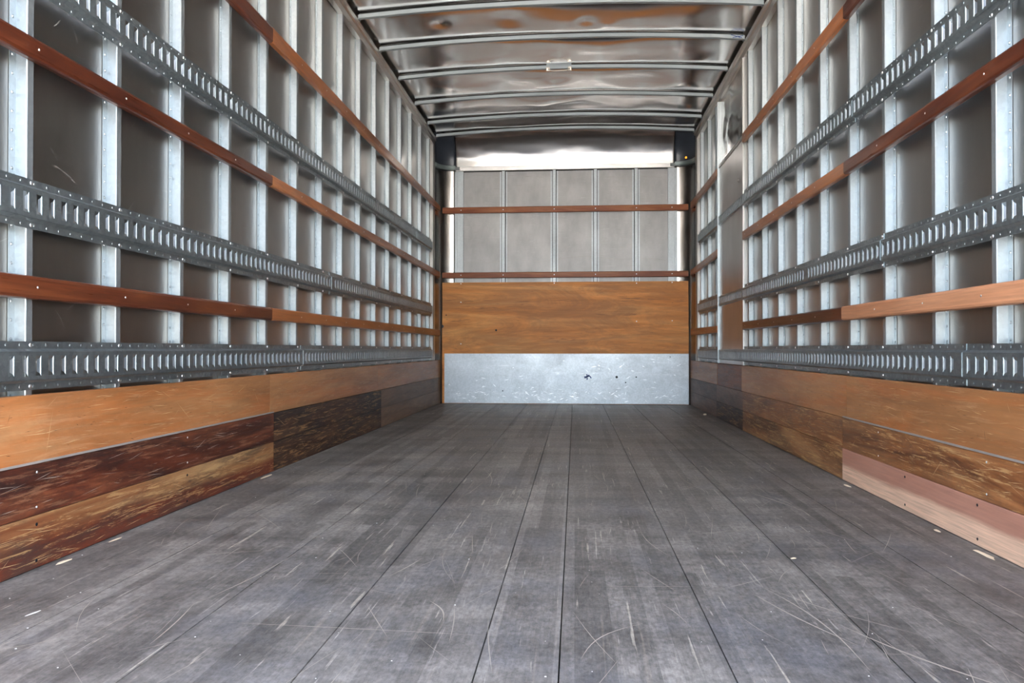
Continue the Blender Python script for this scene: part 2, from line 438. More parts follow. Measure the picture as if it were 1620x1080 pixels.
# front wall: flat sheet with rounded vertical corners
RC = 0.19
fw = MB(); ring = []
pts = []
yb = 7.462
for i in range(13):
    a = math.pi / 2 * i / 12
    pts.append((-XW + RC - RC * math.cos(a), yb - RC + RC * math.sin(a)))
for i in range(13):
    a = math.pi / 2 * (1 - i / 12)
    pts.append((XW - RC + RC * math.cos(a), yb - RC + RC * math.sin(a)))
fw.box(pts[12][0], pts[13][0], yb, yb + 0.006, -0.02, 2.31)
o = fw.build('wall_front', M['front'])
for k_c, seg in ((4, pts[:13]), (5, pts[13:])):
    cw = MB(); cw.loft([[(x, y + 0.002 * noise.noise(Vector((x * 9, y * 9, z * 6))), z) for x, y in seg] for z in [-0.02 + 2.33 * q_ / 60 for q_ in range(61)]], closed=False)
    oc = solid(cw.build('trim_%d' % k_c, M['corner'], smooth=True), 0.004, 1)
    tag(oc, 'shiny rounded vertical sheet in the %s corner of the front wall' % ('left' if k_c == 4 else 'right'), 'trim', kind='structure')
tag(o, 'aluminium front wall sheet with rounded corners', 'wall', kind='structure')
m = MB(); m.box(-1.30, 1.30, 7.52, 7.54, -0.12, 2.68); m.build('leak_cover', M['wall'], o)  # unseen outer box added to stop daylight leaking in at the front

# ceiling sheet, crumpled
BOWS = [4.585, 5.090, 5.650, 6.240, 6.795, 7.215]
def arch(x): return 0.047 * (1 - (x / 1.2) ** 2)
def ceil_z(x, y):
    z = 2.584 + arch(x)
    allb = [2.2, 2.8, 3.4, 4.0] + BOWS
    k = 0.0; sh = 0.0
    for a, b_ in zip(allb[:-1], allb[1:]):
        if a <= y <= b_:
            t = (y - a) / (b_ - a)
            k = math.sin(math.pi * t)
            dd = min(y - a, b_ - y)
            sh = 1 - math.exp(-(dd / 0.06) ** 1.8)
            break
    edge = max(0, 1 - abs(x) / 1.25) ** 0.5
    n1 = noise.noise(Vector((x * 0.9 + 3.1, y * 1.6, 0.3)))
    n2 = noise.noise(Vector((x * 2.3, y * 3.1 + 7.7, 1.3)))
    n3 = noise.noise(Vector((x * 5.2 + 1.7, y * 5.5, 2.3)))
    cr = min(1.0, max(0.0, (y - 5.2) / 0.8))   # the sheet is more crumpled towards the front
    z += edge * sh * (-0.019 + 0.006 * n1 + 0.002 * n3) + k * edge * (-0.009 + 0.024 * n1 + (0.012 + 0.016 * cr) * n2 + (0.002 + 0.0035 * cr) * n3)
    # a few knocked dents
    for dx, dy, dr, dh in ((0.18, 4.86, 0.05, 0.010), (-0.3, 4.82, 0.07, 0.006), (0.0, 5.45, 0.06, -0.007), (-0.75, 4.83, 0.04, 0.006), (0.32, 4.9, 0.05, -0.006)):
        d2 = ((x - dx) ** 2 + ((y - dy) * 0.8) ** 2) / dr ** 2
        if d2 < 9: z += dh * math.exp(-d2)
    return z
c = MB(); rows = []
NX = 110
YSAMP = [YR + (4.2 - YR) * j / 60 for j in range(60)] + [4.2 + 3.09 * j / 440 for j in range(441)]
for y in YSAMP:
    rows.append([(-1.262 + 2.524 * i / NX, y, ceil_z(-1.262 + 2.524 * i / NX, y)) for i in range(NX + 1)])
c.loft(rows, closed=False)
o = c.build('ceiling', M['roof'], smooth=True); solid(o, 0.003, 1)
tag(o, 'crumpled shiny aluminium roof sheet', 'ceiling', kind='structure')
m = MB(); m.box(-1.30, 1.30, YR, 7.54, 2.68, 2.70); m.build('leak_cover', M['wall'], o)  # unseen box over the roof, added against light leaks

# cove from roof to front header
c = MB(); rows = []
for j in range(25):
    a = math.pi / 2 * j / 24
    y = 7.225 + 0.235 * math.sin(a); zb = 2.305 + 0.283 * math.cos(a)
    rows.append([(-1.075 + 2.15 * i / 60, y + 0.003 * noise.noise(Vector((i * 0.11, j * 0.3, 5))), zb + arch(-1.075 + 2.15 * i / 60) * math.cos(a) ** 2 + 0.005 * noise.noise(Vector((i * 0.13, j * 0.35, 1))) + 0.0015 * noise.noise(Vector((i * 0.45, j * 0.6, 4)))) for i in range(61)])
c.loft(rows, closed=False)
o = c.build('trim_1', M['cove'], smooth=True); solid(o, 0.003, 1)
tag(o, 'curved shiny cove sheet between roof and front wall', 'trim', kind='structure')

# cornice rails along both walls
for s, nm, k in ((-1, 'left', 2), (1, 'right', 3)):
    c = MB()
    prof = [(1.224, 2.458), (1.218, 2.458), (1.218, 2.500), (1.206, 2.506), (1.206, 2.536), (1.212, 2.541), (1.240, 2.541), (1.250, 2.541), (1.250, 2.458)]
    ys = [YR, 2.0, 4.0, 6.0, 7.20]
    c.loft([[(s * x, y, z) for x, z in prof] for y in ys])
    o = c.build('trim_%d' % k, M['cornice']); tag(o, 'aluminium cornice rail along the top of the %s wall' % nm, 'trim', kind='structure')

# ------------------------------------------------------------------ wall posts (hat sections)
ORD = ['first', 'second', 'third', 'fourth', 'fifth', 'sixth', 'seventh', 'eighth', 'ninth', 'tenth', 'eleventh', 'twelfth', 'thirteenth', 'fourteenth', 'fifteenth', 'sixteenth']
def post_mesh(s, z1=2.458, fl=0.023):
    # origin: far edge of the face at y = 0, x = 0 on the wall centre line
    p = MB()
    prof = [(XW - 0.0012, -0.025 - fl), (XW - 0.0025, -0.025 - fl), (XW - 0.0025, -0.0262), (XS + 0.002, -0.025), (XS, -0.023), (XS, -0.002), (XS + 0.002, 0), (XW - 0.0025, 0.0012), (XW - 0.0025, fl), (XW - 0.0012, fl)]
    prof += [(XW - 0.0012, 0.0), (XS + 0.0035, -0.002), (XS + 0.0035, -0.0235), (XW - 0.0012, -0.025)]
    p.loft([[(s * x, y, z) for x, y in prof] for z in (0.30, z1)], caps=False)
    k = 0.33
    while k < z1 - 0.02:
        p.dome((s * (XW - 0.0025), -0.025 - fl * 0.55, k), (-s, 0, 0), 0.0045, 0.003, 6)
        k += 0.046
    return p
for s, nm, lst in ((-1, 'left', LEFT_POSTS), (1, 'right', RIGHT_POSTS)):
    first = None
    for i, y in enumerate(lst):
        if first is None:
            first = post_mesh(s).build('wall_post', M['post'], origin=(0, 0, 0)); first.location = (0, y, 0); o = first
        else:
            o = first.copy(); COL.objects.link(o); o.location = (0, y, 0)
        if s == -1:
            lab = 'galvanised upright post on the left wall, %s in from the camera' % ORD[i]
        elif y < 6.1:
            lab = 'galvanised upright post on the right wall, %s in from the camera' % ORD[i]
        else:
            lab = 'galvanised upright post on the right wall beyond the side door, %s after the door' % ORD[i - 9]
        tag(o, lab, 'post', 'upright posts of the %s wall' % nm)
# bright end trims just before the rounded corners
for s, nm in ((-1, 'left'), (1, 'right')):
    t = MB(); t.loft([[(s * x, y, z) for x, y in ((XW, 7.13), (XS + 0.002, 7.13), (XS - 0.004, 7.136), (XS - 0.004, 7.205), (XS + 0.008, 7.21), (XW, 7.21))] for z in (0.30, 2.458)])
    o = t.build('corner_trim', M['trim']); tag(o, 'bright vertical aluminium strip at the front end of the %s wall' % nm, 'trim strip')

# ------------------------------------------------------------------ slotted tracks
PITCH = 0.3665 / 8
riv = MB(); riv.dome((0, 0, 0), (-1, 0, 0), 0.0062, 0.004, 10)
def rivet_mesh(s):
    r = MB(); r.dome((0, 0, 0), (-s, 0, 0), 0.0062, 0.004, 10)
    me = bpy.data.meshes.new('rivet'); me.from_pydata(r.v, [], r.f); me.materials.append(M['rivet']); me.update()
    return me
RIV = {-1: rivet_mesh(-1), 1: rivet_mesh(1)}
def screw_mesh(s, r=0.0045, mat='black_screw'):
    d = MB(); d.dome((0, 0, 0), (-s, 0, 0), r, 0.0015, 8)
    me = bpy.data.meshes.new('screw'); me.from_pydata(d.v, [], d.f); me.materials.append(M[mat]); me.update()
    return me
SCR = {(-1, 'd'): screw_mesh(-1), (1, 'd'): screw_mesh(1), (-1, 'b'): screw_mesh(-1, 0.0034, 'rivet'), (1, 'b'): screw_mesh(1, 0.0034, 'rivet')}
def child(me, name, parent, loc):
    o = bpy.data.objects.new(name, me); COL.objects.link(o); o.parent = parent; o.location = Vector(loc) - wloc(parent)
    return o

def track(s, y0, y1, zc, slope, hh, label, group, posts, lap=0.0, xoff=0.0, phase=0.0, face_in=None):
    """zc(y)=zc+slope*(y-y0); hh: half height"""
    m = MB()
    X0 = XS - 0.0022 - lap + xoff; X1 = XS - 0.0155 - lap + xoff; XP = X1 + 0.0080; lips = []
    f1 = hh - 0.019; f2 = hh - 0.026
    sh = 0.0245
    def Z(y, d): return zc + slope * (y - y0) + d
    def strip(ya, yb_, a, b_):
        (xa, da), (xb, db) = a, b_
        P = [(s * xa, ya, Z(ya, da)), (s * xb, ya, Z(ya, db)), (s * xb, yb_, Z(yb_, db)), (s * xa, yb_, Z(yb_, da))]
        if s < 0: P = P[::-1]
        m.q(*P)
    for sg in (1, -1):
        prof = [(X0, sg * hh), (X0, sg * f1), (X1, sg * f2), (X1, sg * sh)]
        for a, b_ in zip(prof[:-1], prof[1:]):
            strip(y0, y1, *((a, b_) if sg < 0 else (b_, a)))
    n0 = math.ceil((y0 - phase) / PITCH)
    ya = y0; k = n0
    sw = 0.0105
    while True:
        c_ = phase + k * PITCH
        if c_ + sw > y1 - 0.008: break
        if c_ - sw < y0 + 0.008: k += 1; continue
        strip(ya, c_ - sw, (X1, -sh), (X1, sh))
        # chamfered corners of the slot
        ch = 0.006
        # lips
        for e, sg in ((c_ + sw, 1), (c_ - sw, -1)):
            zl = sh - 0.003
            eb = e - sg * 0.0015; xb = X1 + 0.0018
            m.q((s * X1, e, Z(c_, -zl - .003)), (s * X1, e, Z(c_, zl + .003)), (s * xb, eb, Z(c_, zl - 0.003)), (s * xb, eb, Z(c_, -zl + 0.003)))
            P = [(s * xb, eb, Z(c_, -zl + .003)), (s * xb, eb, Z(c_, zl - .003)), (s * XP, eb - sg * 0.0004, Z(c_, zl - 0.007)), (s * XP, eb - sg * 0.0004, Z(c_, -zl + 0.007))]
            m.q(*P); lips.append(len(m.f) - 1)
        ya = c_ + sw; k += 1
    strip(ya, y1, (X1, -sh), (X1, sh))
    # small fixing rivets on both flanges
    y = y0 + 0.02; j = 0
    while y < y1 - 0.01:
        for sg in (1, -1):
            m.dome((s * X0, y, Z(y, sg * (hh - 0.009))), (-s, 0, 0), 0.0034, 0.0018, 6)
        y += PITCH; j += 1
    root = empty('slotted_track', (s * X0, (y0 + y1) / 2, Z((y0 + y1) / 2, -hh)))
    tag(root, label, 'cargo track', group)
    b_ = m.build('rail', M['galv'], root); b_.data.materials.append(M['lip'])
    for fi in lips: b_.data.polygons[fi].material_index = 1
    solid(b_, 0.0016, 1)
    for y in posts:
        if y0 + 0.01 < y - 0.012 < y1 - 0.01:
            for sg in (1, -1):
                child(RIV[s], 'rivet', root, (s * (X0 - 0.0005), y - 0.012, Z(y, sg * (hh - 0.009))))
    return root

GT = 'slotted cargo tracks on the side walls'
def tracks(s, nm, zy, hh, row, cuts, posts):
    (ya, za), (yb_, zb) = zy
    sl = (zb - za) / (yb_ - ya)
    for i, (a, b_) in enumerate(zip(cuts[:-1], cuts[1:])):
        pl = ''
        n = len(cuts) - 1
        if n == 2: pl = ', section nearer the open rear' if i == 0 else ', section nearer the front wall'
        if n == 3: pl = [', section nearest the open rear', ', middle section', ', section nearest the side door'][i]
        track(s, a, b_, za + sl * (a - ya), sl, hh, 'galvanised slotted cargo track, %s row on the %s wall%s' % (row, nm, pl), GT, posts, lap=0.0016 * (i % 2))
tracks(-1, 'left', ((1.7, 0.4945), (7.0, 0.489)), 0.0595, 'lowest', [YR, 3.629, 7.0], LEFT_POSTS)
tracks(-1, 'left', ((1.7, 0.890), (7.0, 0.891)), 0.0605, 'middle', [YR, 4.061, 7.0], LEFT_POSTS)
tracks(-1, 'left', ((1.7, 1.475), (7.0, 1.484)), 0.0575, 'top', [YR, 6.30, 7.0], LEFT_POSTS)
tracks(1, 'right', ((1.7, 0.4915), (5.17, 0.4905)), 0.0595, 'lowest', [YR, 2.28, 5.17], RIGHT_POSTS)
tracks(1, 'right', ((1.7, 0.8865), (5.17, 0.896)), 0.0605, 'middle', [YR, 2.862, 3.775, 5.17], RIGHT_POSTS)
tracks(1, 'right', ((1.7, 1.470), (5.17, 1.517)), 0.0575, 'top', [YR, 3.14, 3.938, 5.17], RIGHT_POSTS)
for zc, hh, row in ((0.4905, 0.0595, 'lowest'), (0.900, 0.0605, 'middle'), (1.520, 0.0575, 'top')):
    track(1, 5.192, 6.025, zc, 0, hh, 'slotted track set into the side door, %s of three' % row, GT, [], xoff=0.006)
    track(1, 6.05, 6.79 + 0.2, zc, 0, hh, 'short slotted track beyond the side door, %s of three' % row, GT, RIGHT_POSTS)

# ------------------------------------------------------------------ rub rails and kick boards
def beam(mb, s, y0, y1, za, zb, x0=XI, x1=XS, bev=0.004):
    """za=(bottom,top) at y0, zb=(bottom,top) at y1"""
    rings = []
    N = max(2, int((y1 - y0) / 0.25))
    for i in range(N + 1):
        t = i / N; y = y0 + (y1 - y0) * t
        lo = za[0] + (zb[0] - za[0]) * t; hi = za[1] + (zb[1] - za[1]) * t
        r_ = [(x1, lo), (x0 + bev, lo), (x0 + bev * .3, lo + bev * .3), (x0, lo + bev), (x0, hi - bev), (x0 + bev * .3, hi - bev * .3), (x0 + bev, hi), (x1, hi)]
        rings.append([(s * x, y, z) for x, z in r_])
    mb.loft(rings)

def rail(s, y0, y1, za, zb, mat, label, posts, x0=XI, bev=0.006):
    root = empty('rub_rail', (s * XS, (y0 + y1) / 2, (za[0] + zb[0]) / 2))
    tag(root, label, 'wooden rail', 'wooden rub rails on the walls')
    m = MB(); beam(m, s, y0, y1, za, zb, x0, XS, bev)
    m.build('batten', M[mat], root)
    for y in posts:
        if y0 + 0.03 < y - 0.012 < y1 - 0.03:
            t = (y - y0) / (y1 - y0)
            zz = (za[0] + za[1]) / 2 * (1 - t) + (zb[0] + zb[1]) / 2 * t
            child(SCR[(s, 'b')], 'screw', root, (s * (x0 - 0.0002), y - 0.012, zz))

YJ = 3.235
L3 = [('lowest', (0.657, 0.714), (0.657, 0.713), (0.657, 0.716)),
      ('middle', (1.243, 1.300), (1.241, 1.290), (1.224, 1.280)),
      ('top', (1.866, 1.934), (1.865, 1.935), (1.870, 1.925))]
for nm, a, b_, c_ in L3:
    rail(-1, YR, YJ - 0.001, a, b_, 'rail_dark', 'dark red-brown wooden rail, %s on the left wall, rear half' % nm, LEFT_POSTS, bev=0.009)
    rail(-1, YJ + 0.001, YF - 0.021, b_, c_, 'rail_mid', 'orange-brown wooden rail, %s on the left wall, front half' % nm, LEFT_POSTS)
R3 = [('lowest', (0.645, 0.704), (0.657, 0.712), (0.659, 0.723), 'rail_pale', 'pale pinkish'),
      ('middle', (1.243, 1.294), (1.246, 1.305), (1.228, 1.280), 'rail_dark', 'dark orange-brown'),
      ('top', (1.870, 1.938), (1.885, 1.945), (1.862, 1.925), 'rail_dark', 'dark red-brown')]
for nm, a, b_, c_, mt, cn in R3:
    x0 = XI - (0.012 if nm == 'lowest' else 0.002)
    rail(1, YR, 3.22, a, ((a[0] + b_[0]) / 2, (a[1] + b_[1]) / 2), mt, '%s wooden rail, %s on the right wall, rear piece' % (cn, nm), RIGHT_POSTS, x0=x0, bev=0.008)
    rail(1, 3.223, 5.13, ((a[0] + b_[0]) / 2, (a[1] + b_[1]) / 2), b_, 'rail_dark' if nm == 'lowest' else 'rail_mid', 'brown wooden rail, %s on the right wall, ending at the side door' % nm, RIGHT_POSTS)
    rail(1, 6.045, YF - 0.021, b_ if nm != 'top' else (1.87, 1.93), c_, 'rail_mid', 'short brown wooden rail beyond the side door, %s of three' % nm, RIGHT_POSTS)

def scratches(root, s, y0, y1, z0, z1, n, mat, L=(0.02, 0.12), seed=1, x=XI, nm='scratch_marks'):
    rnd = random.Random(seed); m = MB()
    for _ in range(n):
        y = rnd.uniform(y0 + 0.03, y1 - 0.1); z = rnd.uniform(z0 + 0.012, z1 - 0.012)
        l = rnd.uniform(*L); a = rnd.gauss(0, 0.10) if rnd.random() < 0.85 else rnd.uniform(-1.5, 1.5); w = rnd.uniform(0.0002, 0.0008)
        d = (math.cos(a) * l / 2, math.sin(a) * l / 2)
        if not (z0 + 0.006 < z - abs(d[1]) and z + abs(d[1]) < z1 - 0.006): continue
        if not (y0 + 0.02 < y - abs(d[0]) and y + abs(d[0]) < y1 - 0.02): continue
        nx, nz = -math.sin(a) * w, math.cos(a) * w
        xx = s * (x - 0.0004)
        m.q((xx, y - d[0], z - d[1]), (xx, y + nx, z + nz), (xx, y + d[0], z + d[1]), (xx, y - nx, z - nz))
    if m.f:
        o = m.build(nm, M[mat], root); o['kind'] = 'stuff'

def board(s, y0, y1, z0, z1, mat, label, group, name='kick_board', ns=0, smat='gold_scratch', screws=None, sk='d', posts=(), seed=1, x0=XI, cat='wooden board'):
    root = empty(name, (s * XS, (y0 + y1) / 2, z0)); tag(root, label, cat, group)
    m = MB(); beam(m, s, y0 + 0.0008, y1 - 0.0008, (z0 + 0.0006, z1 - 0.0006), (z0 + 0.0006, z1 - 0.0006), x0, XS, 0.0022)
    m.build('panel', M[mat], root)
    if ns: scratches(root, s, y0, y1, z0, z1, ns, smat, seed=seed, x=x0)
    if name == 'plywood_board': scratches(root, s, y0, y1, z0, z1, int((y1 - y0) * 40), 'dark_speck', L=(0.004, 0.03), seed=seed + 50, x=x0, nm='dark_specks')
    if screws:
        for y in posts:
            if y0 + 0.03 < y - 0.012 < y1 - 0.03:
                for z in screws: child(SCR[(s, sk)], 'screw', root, (s * (x0 - 0.0003), y - 0.012, z))
    return root
GP = 'plywood kick panels above the scuff boards'; GB = 'scuff boards along the foot of the walls'
ZB0, ZM, ZT, ZP = 0.001, 0.130, 0.256, 0.424
pk = dict(name='plywood_board', smat='gold_scratch', cat='plywood panel')
# left
board(-1, YR, 3.211, ZT, ZP, 'ply', 'orange plywood kick panel on the left wall, nearest the open rear', GP, ns=150, seed=3, posts=LEFT_POSTS, **pk)
board(-1, 3.211, 5.03, ZT, ZP, 'ply', 'orange plywood kick panel on the left wall, middle one', GP, ns=40, seed=4, **pk)
board(-1, 5.03, YF - 0.001, ZT, ZP, 'ply', 'orange plywood kick panel on the left wall, touching the front wall', GP, ns=20, seed=5, **pk)
sc_ = (0.15, 0.235)
board(-1, YR, 3.254, ZM, ZT, 'scuff_red', 'dark red-black scuff board on the left wall, upper row, nearest the open rear', GB, ns=90, seed=6, screws=sc_, sk='b', posts=LEFT_POSTS[::2], smat='pale_scratch')
board(-1, YR, 3.254, ZB0, ZM, 'scuff_gold', 'golden and red worn scuff board at floor level on the left wall, nearest the camera', GB, ns=130, seed=7, screws=(0.02, 0.108), posts=LEFT_POSTS[::2])
board(-1, 3.254, 5.114, ZM, ZT, 'scuff_dark', 'black-brown scratched scuff board on the left wall, upper row, middle one', GB, ns=70, seed=8)
board(-1, 3.254, 5.114, ZB0, ZM, 'scuff_dark', 'black-brown scratched scuff board at floor level on the left wall, middle one', GB, ns=80, seed=9)
board(-1, 5.114, YF - 0.001, ZM, ZT, 'scuff_tan', 'grey-brown scuff board on the left wall, upper row, touching the front wall', GB, ns=20, seed=10, smat='pale_scratch')
board(-1, 5.114, YF - 0.001, ZB0, ZM, 'scuff_tan', 'grey-brown scuff board at floor level on the left wall, touching the front wall', GB, ns=20, seed=11, smat='pale_scratch')
# right
board(1, YR, 3.20, ZT, ZP + 0.002, 'ply', 'orange plywood kick panel on the right wall, nearest the open rear', GP, ns=150, seed=12, **pk)
board(1, 3.20, 5.16, ZT, ZP + 0.002, 'ply', 'orange plywood kick panel on the right wall between the joint and the side door', GP, ns=50, seed=13, **pk)
board(1, 5.16, 6.02, ZT, ZP, 'ply_red', 'red-brown plywood panel under the side door tracks', GP, ns=10, seed=14, **pk)
board(1, 6.035, YF - 0.001, ZT, ZP - 0.002, 'ply', 'orange plywood kick panel beyond the side door, touching the front wall', GP, ns=15, seed=15, **pk)
board(1, YR, 3.247, ZM, ZT, 'scuff_brown', 'brown scratched scuff board on the right wall, upper row, nearest the open rear', GB, ns=170, seed=16, screws=sc_, sk='b', posts=RIGHT_POSTS[::2])
board(1, YR, 3.247, ZB0, ZM, 'new_board', 'new pinkish unpainted scuff board at floor level on the right wall', GB, screws=(0.02, 0.112), posts=[3.25, 2.66, 2.50 - 0.42 + 0.12, 1.7, 1.2], x0=XI - 0.001)
board(1, 3.247, 5.127, ZM, ZT, 'scuff_brown', 'brown scratched scuff board on the right wall, upper row, before the side door', GB, ns=100, seed=18)
board(1, 3.247, 5.127, ZB0, ZM, 'scuff_gold_far', 'golden-brown scratched scuff board at floor level on the right wall, before the side door', GB, ns=150, seed=19)
board(1, 5.127, 6.06, ZM, ZT, 'scuff_grey', 'dark grey-brown upper scuff board under the side door', GB, ns=10, seed=20, smat='pale_scratch')
board(1, 5.127, 6.06, ZB0, ZM, 'scuff_dark', 'dark brown floor level scuff board under the side door', GB, ns=10, seed=21, smat='pale_scratch')
board(1, 6.06, YF - 0.001, ZM, ZT, 'scuff_grey', 'grey-brown upper scuff board beyond the side door, touching the front wall', GB, ns=10, seed=22, smat='pale_scratch')
board(1, 6.06, YF - 0.001, ZB0, ZM, 'scuff_grey', 'grey-brown floor level scuff board beyond the side door, touching the front wall', GB, ns=10, seed=23, smat='pale_scratch')
# pale lining strip at foot of the plywood on the near panels
for s, nm, y1 in ((-1, 'left', 3.25), (1, 'right', 3.24)):
    m = MB(); m.box(min(s * (XI - 0.0025), s * (XI + 0.001)), max(s * (XI - 0.0025), s * (XI + 0.001)), YR, y1, ZT + 0.0005, ZT + 0.006)
    o = m.build('edge_strip', plain('grey_strip_' + nm, (0.3, 0.27, 0.25), 0.5)); tag(o, 'thin grey strip under the rear plywood panel of the %s wall' % nm, 'strip')

# ------------------------------------------------------------------ side door on the right
d = MB(); d.box(XS - 0.002, XS + 0.02, 5.19, 6.03, 0.425, 1.925)
dr = d.build('door_1', metal('door_sheet', (0.42, 0.41, 0.40), 0.37, 0.1, (1, 6, 2), bump=0.004, bscale=2.0)); tag(dr, 'flush aluminium side door in the right wall', 'door', kind='structure')
m = MB(); m.box(1.204, XW, 6.028, 6.040, 0.426, 2.44); m.build('frame_post', M['post'], dr)
m = MB(); m.box(XS - 0.010, XW, 5.168, 5.180, 0.425, 2.458); m.box(XS - 0.004, XW, 5.152, 5.163, 0.425, 2.458); m.build('frame_post', M['trim'], dr)
m = MB()
m.loft([[(x, y, z) for x, z in ((XW, 1.925), (XS - 0.006, 1.925), (XS - 0.010, 1.932), (XS - 0.004, 1.955), (XW, 1.972))] for y in (5.19, 6.028)])
m.build('header', M['trim'], dr)
m = MB(); rows = []
for j in range(31):
    z = 1.975 + (2.458 - 1.975) * j / 30
    rows.append([(1.236 + 0.008 * noise.noise(Vector((0.4, i * 0.09 * 2.2, z * 6))) + 0.003 * noise.noise(Vector((3, i * 0.3, z * 14))), 5.185 + (6.028 - 5.185) * i / 30, z) for i in range(31)])
m.loft(rows, closed=False)
o = m.build('over_panel', M['over'], dr, smooth=True)
m = MB(); m.dome((XS - 0.002, 5.33, 1.68), (-1, 0, 0), 0.016, 0.014, 12); m.build('latch', M['trim'], dr, smooth=True)

# ------------------------------------------------------------------ front wall fittings
YS = 7.433
for (xc, w) in ((-0.587, 0), (-0.092, 1), (0.304, 2), (0.694, 3)):
    p = MB()
    prof = [(-0.036, 7.459), (-0.014, 7.459), (-0.013, YS), (0.013, YS), (0.014, 7.459), (0.036, 7.459)]
    rings = [[(xc + x, y, z) for x, y in prof] for z in (0.9, 2.266)]
    p.loft(rings, closed=False)
    zz = 1.2
    while zz < 2.25:
        p.dome((xc + 0.025, 7.459, zz), (0, -1, 0), 0.003, 0.002, 6); zz += 0.07
    o = p.build('wall_post', M['front_post']); solid(o, 0.0015, 1)
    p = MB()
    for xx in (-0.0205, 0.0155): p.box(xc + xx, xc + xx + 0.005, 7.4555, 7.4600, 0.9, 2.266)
    sl_ = p.build('seam_shadow_line', M['black_gap'], o)  # dark strips painting seam and shadow lines beside the post face
    tag(o, 'galvanised upright on the front wall, %s from the left' % ORD[w], 'post', 'uprights of the front wall')
for xa, xb, nm, sx in ((-1.040, -0.981, 'left', -1), (0.996, 1.056, 'right', 1)):
    p = MB(); p.box(xa, xb, YS, 7.461, 0.9, 2.266)
    e0, e1 = (xa - 0.026, xa - 0.004) if sx < 0 else (xb + 0.004, xb + 0.026)
    p.box(e0, e1, YS + 0.015, 7.461, 0.9, 2.266)
    o = p.build('edge_post', M['front_post']); tag(o, 'wide pale flat upright at the %s edge of the front wall sheet' % nm, 'post')
def marks_xz(mb, x, z, l, w, a, yy):
    ca, sa = math.cos(a), math.sin(a)
    mb.q(*[(x + px * ca - pz * sa, yy, z + px * sa + pz * ca) for px, pz in ((-l, 0), (-l * .3, -w), (l, 0), (l * .2, w))])
m = MB(); rp = random.Random(21)
for _ in range(170):
    z = rp.uniform(1.30, 2.24); x = rp.uniform(-0.95, 0.97)
    if rp.random() < .5: z = rp.gauss(1.62, 0.08) if rp.random() < .5 else rp.gauss(2.2, .03)  # the band under the header bar paints buckle glints as pale marks
    if not 1.29 < z < 2.25: continue
    marks_xz(m, x, z, rp.uniform(0.01, 0.07), rp.uniform(0.0006, 0.0028), rp.gauss(0, 0.12), 7.4612)
pr = None
for k_ in range(61):
    x = -0.96 + 1.93 * k_ / 60
    z = 1.40 + 0.022 * math.sin(x * 3.1 + 0.4) + 0.012 * math.sin(x * 9) - 0.02 * max(0, x)
    if pr: m.q((pr[0], 7.4611, pr[1] - .0022), (x, 7.4611, z - .0022), (x, 7.4611, z + .0022), (pr[0], 7.4611, pr[1] + .0022))  # pale line painting the highlight along a dent crease
    pr = (x, z)
wf = [o_ for o_ in COL.objects if o_.name == 'wall_front'][0]
mm = m.build('scratch_marks', M['scratch_glint'], wf); mm['kind'] = 'stuff'  # scratches together with the painted glints and crease highlight
# header bar
h = empty('header_bar', (0, YS, 2.268)); tag(h, 'whitish aluminium bar across the top of the front wall', 'bar')
m = MB(); m.box(-1.05, 1.05, YS - 0.006, 7.465, 2.268, 2.310); bevel(m.build('bar', M['trim'], h), 0.002)
m = MB(); m.box(-0.98, 0.995, 7.4545, 7.461, 2.2612, 2.2675); m.build('seam_shadow_line', M['black_gap'], h)  # dark strip painting the seam and the missing shadow under the bar
for x in (-1.0, -0.587, -0.092, 0.304, 0.694, 1.02):
    m = MB(); m.dome((x, YS - 0.006, 2.276), (0, -1, 0), 0.005, 0.003, 8); m.build('rivet', M['rivet'], h)
# two rub rails
for (za, zb, nm) in ((1.853, 1.911, 'upper'), (1.221, 1.275, 'lower')):
    root = empty('rub_rail', (0, YS, za)); tag(root, 'red-brown wooden rail across the front wall, %s of two' % nm, 'wooden rail', 'wooden rub rails on the walls')
    m = MB()
    xs = [-1.197 + 2.394 * i / 8 for i in range(9)]
    m.loft([[(x, y, z) for y, z in ((YS, za), (YF + .004, za), (YF, za + .004), (YF, zb - .004), (YF + .004, zb), (YS, zb))] for x in xs])
    m.build('batten', M['rail_front'], root)
    for x in (-1.0, -0.587, -0.092, 0.304, 0.694, 1.03):
        m = MB(); m.dome((x, YF - .0002, (za + zb) / 2), (0, -1, 0), 0.005, 0.002, 8); m.build('screw', M['rivet'], root)
# plywood sheet and plate
pw = empty('plywood_sheet', (0, YS, 0.001)); tag(pw, 'large orange plywood sheet on the front wall above and behind the metal plate', 'plywood sheet')
m = MB(); m.box(-1.197, 1.197, YF, YS - 0.0005, 0.001, 1.177); m.build('panel', M['ply_front'], pw)
for x, z in ((-1.0, 1.165), (-0.092, 1.165), (1.03, 1.165), (-1.0, 0.985), (1.03, 0.80), (0.694, 0.795), (-1.0, 0.58), (0.694, 1.16)):
    m = MB(); m.dome((x, YF - .0003, z), (0, -1, 0), 0.0055, 0.002, 8); m.build('screw', M['rivet'], pw)
for x, z, r_ in ((-1.185, 0.75, 0.016), (-0.655, 0.712, 0.010), (-1.145, 0.86, 0.006)):
    m = MB(); m.dome((x, YF - .0003, z), (0, -1, 0), r_, 0.0012, 12); m.build('dark_hole', M['black_screw'], pw)
m = MB(); rp = random.Random(9)
